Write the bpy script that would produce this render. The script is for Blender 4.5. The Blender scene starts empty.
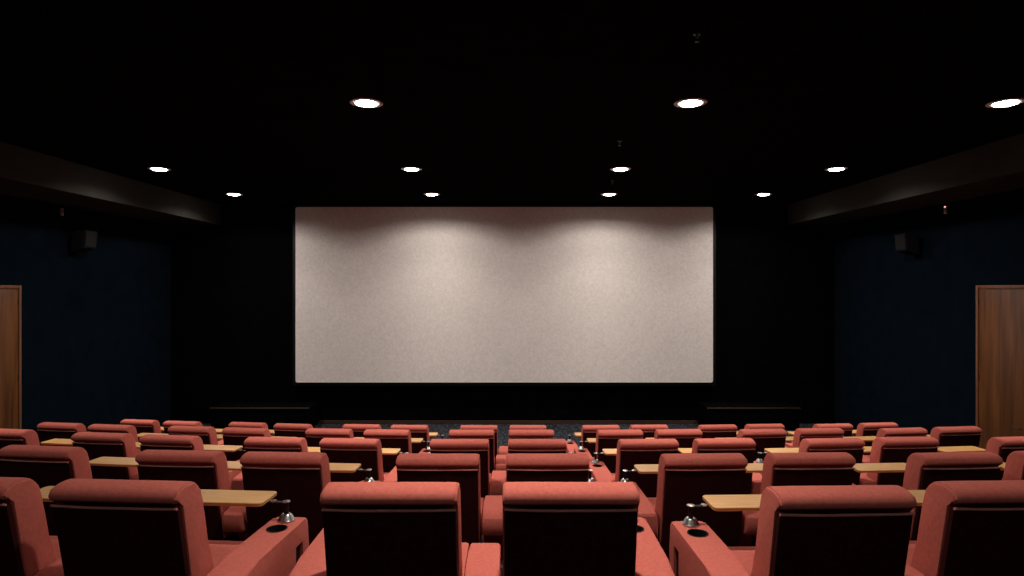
import bpy, bmesh, math, random
from mathutils import Vector, Matrix
random.seed(4)
C = bpy.context.scene.collection
SC = bpy.context.scene
PI = math.pi

# ------------------------------------------------------------------ materials
def nt(m):
    m.use_nodes = True
    t = m.node_tree
    return t, t.nodes, t.links, t.nodes['Principled BSDF']

def simple(name, col, rough=0.6, metal=0.0, spec=0.5, emit=None, es=0):
    m = bpy.data.materials.new(name); t, n, l, b = nt(m)
    b.inputs['Base Color'].default_value = (*col, 1)
    b.inputs['Roughness'].default_value = rough
    b.inputs['Metallic'].default_value = metal
    b.inputs['Specular IOR Level'].default_value = spec
    if emit:
        b.inputs['Emission Color'].default_value = (*emit, 1)
        b.inputs['Emission Strength'].default_value = es
    return m

def noisy(name, c1, c2, scale, rough=0.8, bump=0.15, detail=4, spec=0.3, dist=0.01, sheen=0.0, bscale=None):
    m = bpy.data.materials.new(name); t, n, l, b = nt(m)
    tc = n.new('ShaderNodeTexCoord')
    nz = n.new('ShaderNodeTexNoise'); nz.inputs['Scale'].default_value = scale; nz.inputs['Detail'].default_value = detail
    l.new(tc.outputs['Object'], nz.inputs['Vector'])
    r = n.new('ShaderNodeValToRGB')
    r.color_ramp.elements[0].position = 0.32; r.color_ramp.elements[0].color = (*c1, 1)
    r.color_ramp.elements[1].position = 0.68; r.color_ramp.elements[1].color = (*c2, 1)
    l.new(nz.outputs['Fac'], r.inputs['Fac']); l.new(r.outputs['Color'], b.inputs['Base Color'])
    nb = n.new('ShaderNodeTexNoise'); nb.inputs['Scale'].default_value = bscale or scale * 4; nb.inputs['Detail'].default_value = 3
    l.new(tc.outputs['Object'], nb.inputs['Vector'])
    bp = n.new('ShaderNodeBump'); bp.inputs['Strength'].default_value = bump; bp.inputs['Distance'].default_value = dist
    l.new(nb.outputs['Fac'], bp.inputs['Height']); l.new(bp.outputs['Normal'], b.inputs['Normal'])
    b.inputs['Roughness'].default_value = rough
    b.inputs['Specular IOR Level'].default_value = spec
    b.inputs['Sheen Weight'].default_value = sheen
    return m

def wood(name, c1, c2, scale, axis, rough=0.35, stretch=14):
    m = bpy.data.materials.new(name); t, n, l, b = nt(m)
    tc = n.new('ShaderNodeTexCoord'); mp = n.new('ShaderNodeMapping')
    s = [scale] * 3; s[axis] = scale / stretch
    mp.inputs['Scale'].default_value = s
    l.new(tc.outputs['Object'], mp.inputs['Vector'])
    nz = n.new('ShaderNodeTexNoise'); nz.inputs['Scale'].default_value = 1; nz.inputs['Detail'].default_value = 6
    nz.inputs['Distortion'].default_value = 0.6
    l.new(mp.outputs['Vector'], nz.inputs['Vector'])
    r = n.new('ShaderNodeValToRGB')
    r.color_ramp.elements[0].position = 0.35; r.color_ramp.elements[0].color = (*c1, 1)
    r.color_ramp.elements[1].position = 0.65; r.color_ramp.elements[1].color = (*c2, 1)
    l.new(nz.outputs['Fac'], r.inputs['Fac']); l.new(r.outputs['Color'], b.inputs['Base Color'])
    b.inputs['Roughness'].default_value = rough
    return m

CORAL = noisy('coral_fabric', (0.51, 0.128, 0.097), (0.59, 0.158, 0.121), 55, 0.9, 0.35, 5, 0.05, 0.004, 0.0, 420)
DKRED = noisy('dark_back_fabric', (0.030, 0.005, 0.006), (0.042, 0.007, 0.007), 40, 0.9, 0.2, 4, 0.05, 0.003)
PIPE = simple('piping_fabric', (0.52, 0.20, 0.16), 0.7)
TRAYW = wood('tray_wood', (0.60, 0.30, 0.095), (0.74, 0.42, 0.155), 60, 0, 0.4, 12)
TRAYE = simple('tray_edge', (0.42, 0.21, 0.07), 0.5)
BLACKP = simple('black_plastic', (0.006, 0.006, 0.007), 0.6, 0, 0.2)
CHROME = simple('brushed_chrome', (0.50, 0.50, 0.49), 0.28, 1.0)
WALL = noisy('navy_wall', (0.003, 0.0058, 0.0100), (0.0042, 0.008, 0.0135), 3, 0.95, 0.1, 4, 0.0)
BLK = noisy('black_wall', (0.0018, 0.0018, 0.002), (0.0026, 0.0026, 0.003), 5, 0.95, 0.1, 4, 0.0)
CEIL = noisy('black_ceiling', (0.004, 0.004, 0.004), (0.006, 0.006, 0.006), 4, 0.95, 0.1, 4, 0.0)
BULK = noisy('charcoal_bulkhead', (0.034, 0.034, 0.030), (0.041, 0.040, 0.034), 2, 0.95, 0.1, 4, 0.0)
DOORW = wood('door_wood', (0.075, 0.024, 0.005), (0.17, 0.060, 0.013), 9, 2, 0.45, 16)
DOORF = wood('door_frame_wood', (0.16, 0.065, 0.028), (0.24, 0.10, 0.045), 12, 2, 0.35, 16)
STAGEW = wood('stage_wood', (0.030, 0.014, 0.007), (0.05, 0.025, 0.012), 6, 0, 0.5, 10)
BRASS = simple('dull_metal', (0.09, 0.085, 0.08), 0.45, 1.0)
PALE = simple('pale_plastic', (0.55, 0.55, 0.56), 0.5)

# screen: matte woven vinyl
SCREEN = bpy.data.materials.new('screen_vinyl')
t, n, l, b = nt(SCREEN)
tc = n.new('ShaderNodeTexCoord')
nz = n.new('ShaderNodeTexNoise'); nz.inputs['Scale'].default_value = 16; nz.inputs['Detail'].default_value = 6; nz.inputs['Roughness'].default_value = 0.75
l.new(tc.outputs['Object'], nz.inputs['Vector'])
r = n.new('ShaderNodeValToRGB')
r.color_ramp.elements[0].position = 0.3; r.color_ramp.elements[0].color = (0.65, 0.625, 0.60, 1)
r.color_ramp.elements[1].position = 0.7; r.color_ramp.elements[1].color = (0.85, 0.815, 0.78, 1)
l.new(nz.outputs['Fac'], r.inputs['Fac']); l.new(r.outputs['Color'], b.inputs['Base Color'])
b.inputs['Roughness'].default_value = 0.95; b.inputs['Specular IOR Level'].default_value = 0.1

# speckled carpet
CARPET = bpy.data.materials.new('speckled_carpet')
t, n, l, b = nt(CARPET)
tc = n.new('ShaderNodeTexCoord')
vo = n.new('ShaderNodeTexVoronoi'); vo.inputs['Scale'].default_value = 14
l.new(tc.outputs['Object'], vo.inputs['Vector'])
r = n.new('ShaderNodeValToRGB'); r.color_ramp.interpolation = 'CONSTANT'
r.color_ramp.elements[0].position = 0.0; r.color_ramp.elements[0].color = (0.070, 0.078, 0.092, 1)
r.color_ramp.elements[1].position = 0.36; r.color_ramp.elements[1].color = (0.012, 0.014, 0.018, 1)
l.new(vo.outputs['Distance'], r.inputs['Fac']); l.new(r.outputs['Color'], b.inputs['Base Color'])
b.inputs['Roughness'].default_value = 0.95; b.inputs['Specular IOR Level'].default_value = 0.1

# ------------------------------------------------------------------ helpers
def finish(name, bm, mat, parent=None, smooth=True, mats=None):
    me = bpy.data.meshes.new(name)
    bmesh.ops.recalc_face_normals(bm, faces=bm.faces[:])
    bm.to_mesh(me); bm.free()
    for m in (mats or [mat]): me.materials.append(m)
    if smooth:
        for p in me.polygons: p.use_smooth = True
        try: me.set_sharp_from_angle(angle=math.radians(35))
        except Exception: pass
    o = bpy.data.objects.new(name, me); C.objects.link(o)
    if parent is not None: o.parent = parent
    return o

def bx(bm, x0, x1, y0, y1, z0, z1, bev=0.0, seg=3):
    """rounded box; returns its vertices"""
    pre = set(bm.verts)
    vs = [bm.verts.new((x, y, z)) for x in (x0, x1) for y in (y0, y1) for z in (z0, z1)]
    for f in ((0,1,3,2),(4,6,7,5),(0,4,5,1),(2,3,7,6),(0,2,6,4),(1,5,7,3)):
        bm.faces.new([vs[i] for i in f])
    if bev > 0:
        es = list({e for v in vs for e in v.link_edges})
        bmesh.ops.bevel(bm, geom=es, offset=bev, segments=seg, profile=0.5, affect='EDGES')
    return [v for v in bm.verts if v not in pre]

def prism_x(bm, prof, x0, x1, bev=0.0, seg=3):
    """profile in (y,z) swept along x"""
    a = [bm.verts.new((x0, y, z)) for y, z in prof]
    c = [bm.verts.new((x1, y, z)) for y, z in prof]
    k = len(prof)
    fa = bm.faces.new(a); fc = bm.faces.new(c[::-1])
    for i in range(k):
        bm.faces.new([a[i], c[i], c[(i+1) % k], a[(i+1) % k]])
    if bev > 0:
        es = list(fa.edges) + list(fc.edges)
        bmesh.ops.bevel(bm, geom=es, offset=bev, segments=seg, profile=0.5, affect='EDGES')

def smooth_profile(pts, it=2):
    for _ in range(it):
        q = []
        for i in range(len(pts)):
            a, b_ = Vector(pts[i]), Vector(pts[(i+1) % len(pts)])
            q.append(tuple(a.lerp(b_, .25))); q.append(tuple(a.lerp(b_, .75)))
        pts = q
    return pts

def lathe(bm, prof, cx, cy, seg=24, cap=True):
    rings = []
    for r_, z in prof:
        rings.append([bm.verts.new((cx + r_*math.cos(2*PI*i/seg), cy + r_*math.sin(2*PI*i/seg), z)) for i in range(seg)])
    for a, b_ in zip(rings, rings[1:]):
        for i in range(seg):
            bm.faces.new([a[i], a[(i+1) % seg], b_[(i+1) % seg], b_[i]])
    if cap:
        bm.faces.new(rings[0][::-1]); bm.faces.new(rings[-1])

def bar(bm, p, q, w, h, bev=0.003):
    p, q = Vector(p), Vector(q); d = q - p
    vs = bx(bm, -w/2, w/2, 0, d.length, -h/2, h/2, bev, 2)
    up = Vector((0, 0, 1)); y = d.normalized(); x = y.cross(up).normalized(); z = x.cross(y)
    M = Matrix((x, y, z)).transposed().to_4x4(); M.translation = p
    bmesh.ops.transform(bm, matrix=M, verts=vs)

def tube(bm, pts, r_, seg=8):
    rings = []
    for i, p in enumerate(pts):
        p = Vector(p)
        d = (Vector(pts[min(i+1, len(pts)-1)]) - Vector(pts[max(i-1, 0)])).normalized()
        u = d.orthogonal().normalized(); v = d.cross(u)
        rings.append([bm.verts.new(p + r_*(u*math.cos(2*PI*k/seg) + v*math.sin(2*PI*k/seg))) for k in range(seg)])
    for a, b_ in zip(rings, rings[1:]):
        for k in range(seg): bm.faces.new([a[k], a[(k+1) % seg], b_[(k+1) % seg], b_[k]])
    bm.faces.new(rings[0][::-1]); bm.faces.new(rings[-1])

def boolean_cut(o, cutters):
    for c in cutters:
        m = o.modifiers.new('cut', 'BOOLEAN'); m.operation = 'DIFFERENCE'; m.object = c; m.solver = 'EXACT'
    dg = bpy.context.evaluated_depsgraph_get()
    me = bpy.data.meshes.new_from_object(o.evaluated_get(dg))
    old = o.data; o.modifiers.clear(); o.data = me
    me.name = old.name; bpy.data.meshes.remove(old)
    for c in cutters: bpy.data.objects.remove(c, do_unlink=True)

def tag(o, label, cat, group=None):
    o['label'] = label; o['category'] = cat
    if group: o['group'] = group
    return o
def struct(name, bm, mat, parent=None, smooth=False, label=None):
    o = finish(name, bm, mat, parent, smooth); 
    if parent is None: o['kind'] = 'structure'
    return o
def empty(name, loc, rz=0):
    o = bpy.data.objects.new(name, None); C.objects.link(o)
    o.location = loc; o.rotation_euler = (0, 0, rz); o.empty_display_size = 0.1
    return o
def copy_tree(o, parent=None):
    c = o.copy(); C.objects.link(c); c.parent = parent
    for ch in list(o.children): copy_tree(ch, c)
    return c

# ------------------------------------------------------------------ the place (y = towards the screen, z up, front floor = 0)
F = 640.0
CAMZ = 3.42
XC = -0.2
XL, XR = -9.2, 8.7           # side walls
BL, BR = -7.85, 7.43         # bulkhead faces
ZB = CAMZ + 1.70             # bulkhead underside
ZC = CAMZ + 2.25             # ceiling
YF = 17.25                    # front wall
YB = -3.2                    # rear wall
ROWY = [2.955, 4.875, 6.88, 8.97, 10.95]     # rearmost (0) .. front row (4)
ROWZ = [1.44, 1.08, 0.72, 0.36, 0.0]

# stepped floor
ZF = -.235
prof = [(YB, -0.5), (YB, 1.80), (ROWY[0]-0.22, 1.80), (ROWY[0]-0.22, ROWZ[0])]
for i in range(1, 5):
    prof += [(ROWY[i]-0.22, ROWZ[i-1]), (ROWY[i]-0.22, ROWZ[i])]
prof += [(12.5, 0.0), (12.5, -.12), (12.9, -.12), (12.9, ZF), (YF, ZF), (YF, -0.5)]
bm = bmesh.new(); prism_x(bm, prof, XL, XR); struct('floor', bm, CARPET)
bm = bmesh.new(); bx(bm, XL-.2, XR+.2, YB, YF+.2, ZC, ZC+.2); struct('ceiling', bm, CEIL)
bm = bmesh.new(); bx(bm, XL-.2, XR+.2, YF, YF+.2, -.5, ZC); struct('wall_front', bm, BLK)
bm = bmesh.new(); bx(bm, XL-.2, XR+.2, YB-.2, YB, -.5, ZC+.2); struct('wall_back', bm, WALL)
for s, x0, x1, nm in ((-1, XL-.2, XL, 'wall_left'), (1, XR, XR+.2, 'wall_right')):
    bm = bmesh.new(); bx(bm, x0, x1, YB, YF, -.5, ZC); struct(nm, bm, WALL)
bm = bmesh.new(); bx(bm, XL, BL, YB, YF, ZB, ZC); o = struct('trim_1', bm, BULK)
bm = bmesh.new(); bx(bm, BR, XR, YB, YF, ZB, ZC); o = struct('trim_2', bm, BULK)
# low wooden skirting under the screen
bm = bmesh.new(); bx(bm, -5.2, 5.0, YF-.035, YF, ZF, ZF+.085, .006, 2); struct('baseboard_front', bm, STAGEW)

# doors in the side walls
def door(name, wallx, sgn):
    root = empty(name, (wallx, 11.315, 0)); root['kind'] = 'structure'
    ztop = CAMZ + 0.05
    def bxs(bm, d0, d1, y0, y1, z0, z1, bev=.004):
        a, c = sorted((sgn*d0, sgn*d1)); bx(bm, a, c, y0, y1, z0, z1, bev, 2)
    bm = bmesh.new(); bxs(bm, 0.0, .03, -.53, .575, .01, ztop-.06, .004); leaf = finish('door_leaf', bm, DOORW, root)
    bm = bmesh.new(); bxs(bm, .0, .05, .575, .628, 0, ztop); bxs(bm, .0, .05, -.575, -.53, 0, ztop); bxs(bm, .0, .05, -.53, .575, ztop-.06, ztop)
    finish('door_frame', bm, DOORF, root)
    bm = bmesh.new()
    tube(bm, [(sgn*.03, -.43, 1.02), (sgn*.085, -.43, 1.02), (sgn*.085, -.30, 1.02)], .011)
    finish('door_handle', bm, BRASS, leaf)
    for k in range(3):
        bm = bmesh.new(); lathe(bm, [(.009, .3+k*1.4), (.009, .42+k*1.4)], sgn*.035, .568, 10); finish('hinge', bm, BRASS, leaf)
    return root
door('door_1', XL, 1); door('door_2', XR, -1)

# ------------------------------------------------------------------ screen
SY = 16.99
sx0, sx1 = (295.5-512)/F*SY, (713-512)/F*SY
sz0, sz1 = CAMZ-94.5/F*SY, CAMZ+81/F*SY
scr = empty('cinema_screen', ((sx0+sx1)/2, SY+.04, sz0))
tag(scr, 'wide blank off-white cinema screen hanging on the black front wall', 'cinema screen')
w2, hh = (sx1-sx0)/2, sz1-sz0
bm = bmesh.new(); prof = []
R_ = .05
for cx, cz, a0 in ((w2-R_, R_, -90), (w2-R_, hh-R_, 0), (-w2+R_, hh-R_, 90), (-w2+R_, R_, 180)):
    for k in range(5):
        a = math.radians(a0 + k*22.5); prof.append((cx + R_*math.cos(a), cz + R_*math.sin(a)))
a_ = [bm.verts.new((x, -.04, z)) for x, z in prof]; b2 = [bm.verts.new((x, .02, z)) for x, z in prof]
bm.faces.new(a_); bm.faces.new(b2[::-1])
for i in range(len(prof)): bm.faces.new([a_[i], a_[(i+1) % len(prof)], b2[(i+1) % len(prof)], b2[i]])
finish('screen_surface', bm, SCREEN, scr, False)
bm = bmesh.new()
bx(bm, -w2-.10, w2+.10, .02, .16, -.10, hh+.08, .01, 2); finish('screen_frame', bm, BLACKP, scr)

# low stage boxes either side below the screen
for x0, x1, lab in ((-7.75, -5.2, 'low dark stage block below the left end of the cinema screen'),
                    (5.0, 7.4, 'low dark stage block below the right end of the cinema screen')):
    t0 = empty('stage_block', ((x0+x1)/2, 16.75, ZF)); tag(t0, lab, 'stage', 'low stage blocks below the screen')
    hw = (x1-x0)/2
    bm = bmesh.new(); bx(bm, -hw+.02, hw-.02, -.33, .49, 0, .55, .01, 2); finish('body', bm, BLK, t0)
    bm = bmesh.new(); bx(bm, -hw+.01, hw-.01, -.33, .49, .55, .585, .008, 2); finish('top', bm, BLK, t0)
    bm = bmesh.new(); bx(bm, -hw, hw, -.355, -.33, .55, .587, .006, 2); finish('nosing', bm, STAGEW, t0)

# ------------------------------------------------------------------ recliners
def make_recliner(s):
    """s=+1: outer arm on +x; s=-1: outer arm on -x and the shared console on +x"""
    root = empty('cinema_recliner', (0, 0, 0))
    def X(a, b_): return tuple(sorted((s*a, s*b_)))
    # base
    bm = bmesh.new(); bx(bm, -.29, .29, .22, .84, .03, .27, .01, 2)
    for fx in (-.24, .24):
        for fy in (.28, .78): lathe(bm, [(.025, 0), (.025, .035)], fx, fy, 10)
    finish('base', bm, BLACKP, root)
    # backrest
    bm = bmesh.new()
    p = [(.022, .957), (.022, .984), (-.010, .984), (-.024, 1.004), (-.008, 1.034), (.06, 1.048), (.13, 1.042), (.182, .992), (.203, .93), (.214, .85), (.245, .70), (.295, .56), (.345, .43), (.34, .36), (.16, .34), (.135, .42)]
    prism_x(bm, p, -.316, .316, .010, 3)
    finish('backrest', bm, CORAL, root)
    # headrest roll
    bm = bmesh.new()
    p = smooth_profile([(-.016, .978), (-.032, 1.005), (-.012, 1.042), (.06, 1.056), (.13, 1.050), (.190, .995), (.208, .93), (.205, .88), (.160, .90), (.09, .972)], 2)
    cs = []
    K = 14
    cx = sum(q[0] for q in p)/len(p); cz = sum(q[1] for q in p)/len(p)
    sect = [(-.307, .93), (-.306, .97), (-.302, .988), (-.294, .998), (-.28, 1.003), (-.14, 1.012), (0, 1.004), (.13, 1.014), (.28, 1.003), (.294, .998), (.302, .988), (.306, .97), (.307, .93)]
    for xx, sc in sect:
        cs.append([bm.verts.new((xx, cx+(y-cx)*sc, cz+(z-cz)*sc)) for y, z in p])
    for a, b_ in zip(cs, cs[1:]):
        for i in range(len(p)): bm.faces.new([a[i], a[(i+1) % len(p)], b_[(i+1) % len(p)], b_[i]])
    bm.faces.new(cs[0][::-1]); bm.faces.new(cs[-1])
    finish('headrest', bm, CORAL, root)
    # rear panel
    bm = bmesh.new()
    prism_x(bm, [(-.004, .952), (.030, .955), (.20, .10), (.17, .10)], -.308, .308, .006, 2)
    pan = finish('back_panel', bm, DKRED, root); pan['label'] = 'dark red-black rear panel'
    bm = bmesh.new()
    tube(bm, [(-.309 + .618*i/12, -.008 + .002*math.cos(i*.9), .957 - .004*math.sin(PI*i/12)) for i in range(13)], .0065, 8)
    finish('piping', bm, PIPE, pan)
    bm = bmesh.new(); lathe(bm, [(.004, -.006), (.011, -.003), (.012, .001)], 0, 0, 12)
    bmesh.ops.transform(bm, matrix=Matrix.Translation((0, .002, .925)) @ Matrix.Rotation(math.radians(100), 4, 'X'), verts=bm.verts[:])
    finish('button', bm, DKRED, pan)
    # seat cushion
    bm = bmesh.new()
    p = smooth_profile([(.26, .28), (.26, .44), (.45, .455), (.80, .475), (.90, .455), (.915, .36), (.88, .28)], 2)
    prism_x(bm, p, -.312, .312, .02, 3)
    finish('seat', bm, CORAL, root)
    bm = bmesh.new()
    p = smooth_profile([(.84, .06), (.84, .27), (.90, .275), (.925, .20), (.915, .07)], 1)
    prism_x(bm, p, -.305, .305, .018, 3)
    finish('footrest', bm, CORAL, root)
    # outer arm
    a0, a1 = X(.333, .533)
    bm = bmesh.new()
    prism_x(bm, smooth_profile([(.16, .05), (.15, .30), (.13, .545), (.16, .580), (.92, .580), (.985, .575), (1.0, .52), (.985, .05)], 1), a0, a1, .022, 3)
    arm = finish('armrest', bm, CORAL, root)
    ax = s*.433
    bm = bmesh.new(); lathe(bm, [(.055, .47), (.055, .62)], ax, .765, 28); c1 = finish('cutter', bm, CORAL)
    bm = bmesh.new(); e0, e1 = X(.515, .56); bx(bm, e0, e1, .80, .90, .12, .46); c2 = finish('cutter', bm, CORAL)
    bpy.context.view_layer.update()
    boolean_cut(arm, [c1, c2])
    for q in arm.data.polygons: q.use_smooth = True
    try: arm.data.set_sharp_from_angle(angle=math.radians(35))
    except Exception: pass
    bm = bmesh.new()
    lathe(bm, [(.052, .475), (.0535, .583), (.060, .584), (.060, .5805), (.0548, .5795), (.0548, .472)], ax, .765, 28, False)
    lathe(bm, [(.054, .472), (.054, .478)], ax, .765, 28)
    cup = finish('cup_holder', bm, BLACKP, arm); cup['label'] = 'black cup holder'
    bm = bmesh.new(); e0, e1 = X(.505, .518); bx(bm, e0, e1, .803, .897, .123, .457); finish('side_pocket', bm, BLACKP, arm)
    for fy in (.24, .90):
        bm = bmesh.new(); lathe(bm, [(.022, 0), (.024, .06)], ax, fy, 10); finish('foot', bm, BLACKP, arm)
    # swivel tray
    bm = bmesh.new()
    x0, x1 = X(-.245, .335)
    vs = bx(bm, x0, x1, .775, 1.005, .700, .722, 0)
    ve = [e for e in bm.edges if abs(e.verts[0].co.z - e.verts[1].co.z) > .01]
    bmesh.ops.bevel(bm, geom=ve, offset=.03, segments=5, profile=.5, affect='EDGES')
    bmesh.ops.bevel(bm, geom=[e for e in bm.edges if abs(e.verts[0].co.z - e.verts[1].co.z) < .001], offset=.003, segments=1, affect='EDGES')
    tr = finish('tray_table', bm, TRAYW, root, True, [TRAYW, TRAYE])
    for q in tr.data.polygons:
        if abs(q.normal.z) < .5: q.material_index = 1
    tr['label'] = 'pale wooden swivel tray'
    bm = bmesh.new(); lathe(bm, [(.050, .580), (.050, .590), (.044, .597), (.034, .616), (.027, .623), (.012, .625)], ax, .895, 24)
    post = finish('swivel_post', bm, CHROME, tr); post['label'] = 'chrome swivel post'
    bm = bmesh.new()
    lathe(bm, [(.014, .624), (.014, .692)], ax, .895, 14)
    bar(bm, (ax, .895, .688), (s*.16, .89, .696), .032, .012)
    bx(bm, *X(.05, .20), .82, .96, .688, .700, .003, 2)
    finish('support_arm', bm, BLACKP, tr)
    bm = bmesh.new()
    lathe(bm, [(.024, .694), (.024, .699), (.010, .701)], ax, .895, 16)
    finish('pivot_cap', bm, CHROME, tr)
    bm = bmesh.new(); lathe(bm, [(.019, .695), (.019, .702), (.008, .703)], s*.355, .893, 16)
    finish('pivot_cap', bm, CHROME, tr)
    if s < 0:
        bm = bmesh.new()
        p = smooth_profile([(.10, .405), (.06, .46), (.055, .55), (.10, .580), (.56, .580), (.61, .56), (.61, .06), (.57, .05), (.42, .05), (.34, .38)], 1)
        prism_x(bm, p, .336, .504, .018, 3)
        finish('center_console', bm, CORAL, root)
        bm = bmesh.new(); bx(bm, .354, .486, .20, .56, .0, .055, .008, 2); finish('console_foot', bm, BLACKP, root)
    return root

protoR = make_recliner(1); protoL = make_recliner(-1)
first = {1: True, -1: True}
NUDGE = [{2: -.085, 4: .035}, {5: -.10, 2: -.01}, {5: -.05, 6: -.12}, {4: .045, 6: -.16, 0: .03}, {4: .05, 6: -.165, 0: .05}]
PAIRS = [-6.33, -4.24, -2.19, -.148, 1.90, 3.98, 6.18]
VIS = [  # seats the photograph shows: (pair, side)
    [(2,-1),(2,1),(3,-1),(3,1),(4,-1),(4,1)],
    [(1,1),(2,-1),(2,1),(3,-1),(3,1),(4,-1),(4,1),(5,-1),(5,1)],
    [(0,1),(1,-1),(1,1),(2,-1),(2,1),(3,-1),(3,1),(4,-1),(4,1),(5,-1),(5,1),(6,-1)],
    [(p_,s_) for p_ in range(7) for s_ in (-1,1)],
    [(p_,s_) for p_ in range(7) for s_ in (-1,1)],
]
ORD = ['first','second','third','fourth','fifth','sixth','seventh','eighth','ninth','tenth','eleventh','twelfth','thirteenth','fourteenth']
ROWN = ['row farthest from the screen', 'fourth row from the screen', 'third row from the screen', 'second row from the screen', 'row nearest the screen']
for r_i in range(5):
    seats = VIS[r_i]; nseat = len(seats)
    for k, (pi, s) in enumerate(seats):
        px = PAIRS[pi] + NUDGE[r_i].get(pi, 0); dx = px - XC
        a = dx/(30.0 if dx < 0 else 60.0)                      # the rows bend towards the screen, more on the left
        a = max(-.15, min(.13, a))
        rad = (34, 27, 33, 46, 46)[r_i] if dx < 0 else 120.0
        py = ROWY[r_i] + dx*dx/(2*rad)
        cx = px + s*.42*math.cos(a); cy = py + s*.42*math.sin(a)
        if r_i == 0 and pi == 4: cy += -.06 if s < 0 else -.01   # this one sits a little further back
        proto = protoR if s > 0 else protoL
        if first[s]: o = proto; first[s] = False
        else: o = copy_tree(proto)
        o.location = (cx, cy, ROWZ[r_i]); o.rotation_euler = (0, 0, a + math.radians(random.uniform(-.4, .4)))
        if k < nseat/2: pos = ('leftmost' if k == 0 else ORD[k] + ' from the left')
        else:
            j = nseat-1-k; pos = ('rightmost' if j == 0 else ORD[j] + ' from the right')
        tag(o, f'coral recliner, {pos} in the {ROWN[r_i]}', 'recliner', 'coral cinema recliners in ' + ROWN[r_i])

# ------------------------------------------------------------------ ceiling downlights
LENS = simple('lamp_lens', (1, 1, 1), .4, 0, .5, (1.0, .93, .88), 30)
HALO_RIM = simple('lamp_halo_rim', (.5, .48, .46), .5)  # pale tone stands in for the glow around each lamp
LCOL = (1.0, .88, .80)
def make_light():
    root = empty('ceiling_downlight', (0, 0, 0))
    bm = bmesh.new()
    lathe(bm, [(.200, .0), (.198, -.006), (.185, -.009), (.136, -.006), (.130, .0)], 0, 0, 36, False)  # trim made wide so that it reads as a halo
    finish('halo_trim_ring', bm, HALO_RIM, root)
    bm = bmesh.new()
    lathe(bm, [(.129, -.004), (.127, -.016), (.10, -.024), (.05, -.029), (.01, -.030)], 0, 0, 36)
    finish('lamp_lens', bm, LENS, root)
    L = bpy.data.lights.new('downlight_beam', 'SPOT')
    L.energy = 700; L.color = LCOL; L.spot_size = math.radians(166); L.spot_blend = .02; L.shadow_soft_size = .10
    L.use_nodes = True; t = L.node_tree; n = t.nodes; l = t.links     # beam profile of the fixture (bright core, wide skirt)
    em = n['Emission']; tc = n.new('ShaderNodeTexCoord'); sp = n.new('ShaderNodeSeparateXYZ'); ab = n.new('ShaderNodeMath'); ab.operation = 'ABSOLUTE'
    r = n.new('ShaderNodeValToRGB'); e = r.color_ramp.elements
    e[0].position = .20; e[0].color = (0, 0, 0, 1); e[1].position = 1; e[1].color = (1, 1, 1, 1)
    for p_, v in ((.32, .08), (.42, .19), (.60, .25), (.84, .5), (.914, .7)):
        q = e.new(p_); q.color = (v, v, v, 1)
    l.new(tc.outputs['Normal'], sp.inputs[0]); l.new(sp.outputs['Z'], ab.inputs[0]); l.new(ab.outputs[0], r.inputs['Fac']); l.new(r.outputs['Color'], em.inputs['Strength'])
    lo = bpy.data.objects.new('downlight_beam', L); C.objects.link(lo); lo.parent = root; lo.location = (0, 0, -.05)
    return root
LP = []
for row, (yy, xs) in enumerate(((-.8, (-6.65, -1.8, 2.1, 6.1)), (3.4, (-6.65, .1, None, 6.1)), (7.78, (-6.62, -1.77, 2.17, 6.0)), (12.1, (-6.67, -1.9, 2.05, 6.13)), (15.35, (-6.67, -1.92, 2.33, 6.03)))):  # the two rearmost rows are unseen lamps, added to light the nearest seats
    for c_, xx in enumerate(xs):
        if xx is not None: LP.append((row, c_, xx, yy))
proto = make_light()
RN = ['in the added unseen row behind all the seats', 'in the added unseen row over the rearmost seats', 'in the row over the middle seats', 'in the row over the front seats', 'in the row closest to the screen']
CN = ['beside the left bulkhead', 'left of the room centre', 'right of the room centre', 'beside the right bulkhead']
for row, c_, xx, yy in LP:
    o = copy_tree(proto)
    o.location = (xx, yy, ZC)
    dim = (.22, .74, 1, 1, 1.15)[row] * (.5 if c_ in (0, 3) and row < 3 else 1)      # added rear rows weakened; side lamps cut to darken the outer seats
    if dim != 1:
        for ch in o.children:
            if ch.type == 'LIGHT': ch.data = ch.data.copy(); ch.data.energy = 700*dim
    tag(o, f'round white ceiling downlight {"on the centre line" if (row, c_) == (1, 1) else CN[c_]}, {RN[row]}', 'ceiling light', 'recessed ceiling downlights')

for ch in list(proto.children) + [proto]: bpy.data.objects.remove(ch, do_unlink=True)

# ------------------------------------------------------------------ small fittings
def sprinkler(x, y, lab):
    root = empty('ceiling_sprinkler', (x, y, ZC)); tag(root, lab, 'sprinkler', 'ceiling sprinkler heads')
    bm = bmesh.new(); lathe(bm, [(.035, 0), (.033, -.008), (.012, -.010), (.010, -.035)], 0, 0, 18); finish('body', bm, BRASS, root)
    bm = bmesh.new(); tube(bm, [(-.010, 0, -.033), (-.017, 0, -.05), (0, 0, -.068), (.017, 0, -.05), (.010, 0, -.033)], .0025, 6)
    finish('frame_arm', bm, BRASS, root)
    bm = bmesh.new(); lathe(bm, [(.020, -.068), (.021, -.071)], 0, 0, 18); finish('deflector', bm, BRASS, root)
sprinkler(1.64, 5.67, 'small metal sprinkler head on the dark ceiling above the rear seats')
sprinkler(1.65, 9.8, 'small metal sprinkler head on the dark ceiling between two rows of downlights')
sprinkler(2.1, 13.4, 'small metal sprinkler head on the dark ceiling close to the screen')

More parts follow.
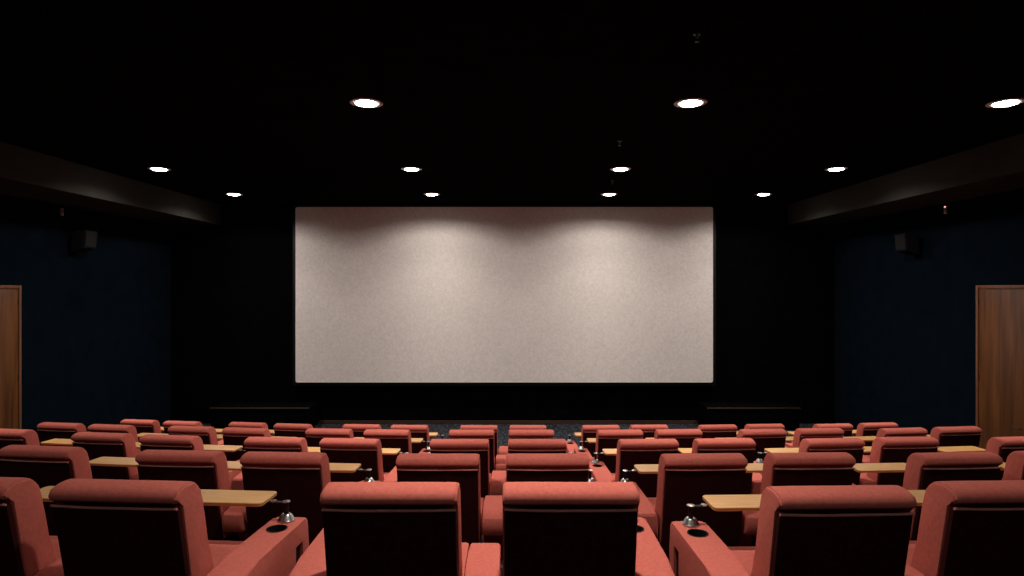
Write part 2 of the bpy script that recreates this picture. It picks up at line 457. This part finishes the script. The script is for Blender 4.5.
def speaker(x, y, z, sg, lab):
    root = empty('wall_speaker', (x, y, z), 0); tag(root, lab, 'speaker', 'surround speakers on the side walls')
    bm = bmesh.new()
    # slanted cabinet: deeper at the top, tilted to the seats
    pr = [(0.10, .0), (.12, .42), (.40, .46), (.36, .10)]
    a = [bm.verts.new((sg*d, -.2, zz-.46)) for d, zz in pr]; c = [bm.verts.new((sg*d, .2, zz-.46)) for d, zz in pr]
    bm.faces.new(a); bm.faces.new(c[::-1])
    for i in range(4): bm.faces.new([a[i], c[i], c[(i+1) % 4], a[(i+1) % 4]])
    bmesh.ops.bevel(bm, geom=bm.edges[:], offset=.012, segments=2, affect='EDGES')
    finish('cabinet', bm, simple('speaker_black', (.007, .007, .008), .7, 0, .15), root)
    bm = bmesh.new()
    pr = [(.372, .125), (.402, .43), (.408, .43), (.378, .125)]
    a = [bm.verts.new((sg*d, -.175, zz-.46)) for d, zz in pr]; c = [bm.verts.new((sg*d, .175, zz-.46)) for d, zz in pr]
    bm.faces.new(a); bm.faces.new(c[::-1])
    for i in range(4): bm.faces.new([a[i], c[i], c[(i+1) % 4], a[(i+1) % 4]])
    finish('grille', bm, BLACKP, root)
    bm = bmesh.new(); a0, a1 = sorted((0, sg*.13)); bx(bm, a0, a1, -.04, .04, -.30, -.18, .005, 2); finish('bracket', bm, BLACKP, root)
speaker(XL, 13.4, CAMZ+1.20, 1, 'black surround speaker mounted high on the left wall')
speaker(XR, 13.7, CAMZ+1.16, -1, 'black surround speaker mounted high on the right wall')

def sensor(x, y, z, sg, lab, led):
    root = empty('wall_sensor', (x, y, z)); tag(root, lab, 'sensor')
    bm = bmesh.new(); a0, a1 = sorted((0, sg*.05)); bx(bm, a0, a1, -.03, .03, -.08, .08, .010, 3); finish('housing', bm, simple('sensor_shell', (.30, .30, .31), .5), root)
    bm = bmesh.new(); a0, a1 = sorted((sg*.048, sg*.056)); bx(bm, a0, a1, -.012, .012, .0, .03, .003, 2); finish('lens_window', bm, BLACKP, root)
    if led:
        bm = bmesh.new()
        bmesh.ops.create_uvsphere(bm, u_segments=14, v_segments=8, radius=.018)
        bmesh.ops.translate(bm, verts=bm.verts[:], vec=(sg*.05, -.015, .06))
        q = finish('indicator_lamp', bm, simple('red_led', (.6, .1, .1), .4, 0, .5, (1.0, .32, .30), 1.6), root); q['label'] = 'glowing red indicator lamp'
sensor(XL, 13.04, CAMZ+1.55, 1, 'small pale upright sensor high on the left wall under the bulkhead', False)
sensor(XR, 12.8, CAMZ+1.56, -1, 'small upright sensor with red lamp high on the right wall', True)

# ------------------------------------------------------------------ camera, world, view
w = bpy.data.worlds.new('World'); SC.world = w; w.use_nodes = True
w.node_tree.nodes['Background'].inputs[0].default_value = (0, 0, 0, 1)
w.node_tree.nodes['Background'].inputs[1].default_value = 0
cam = bpy.data.cameras.new('camera'); co = bpy.data.objects.new('camera', cam); C.objects.link(co)
cam.sensor_width = 36; cam.lens = F/1024*36; cam.clip_start = .05
co.location = (0, 0, CAMZ); co.rotation_euler = (PI/2, 0, 0)
SC.camera = co
SC.view_settings.view_transform = 'Standard'; SC.view_settings.look = 'None'
SC.view_settings.gamma = 1; SC.view_settings.use_curve_mapping = False
SC.view_settings.exposure = 0.0
SC.cycles.max_bounces = 8; SC.cycles.diffuse_bounces = 5
SC.cycles.use_denoising = True
SC.cycles.sample_clamp_indirect = 4
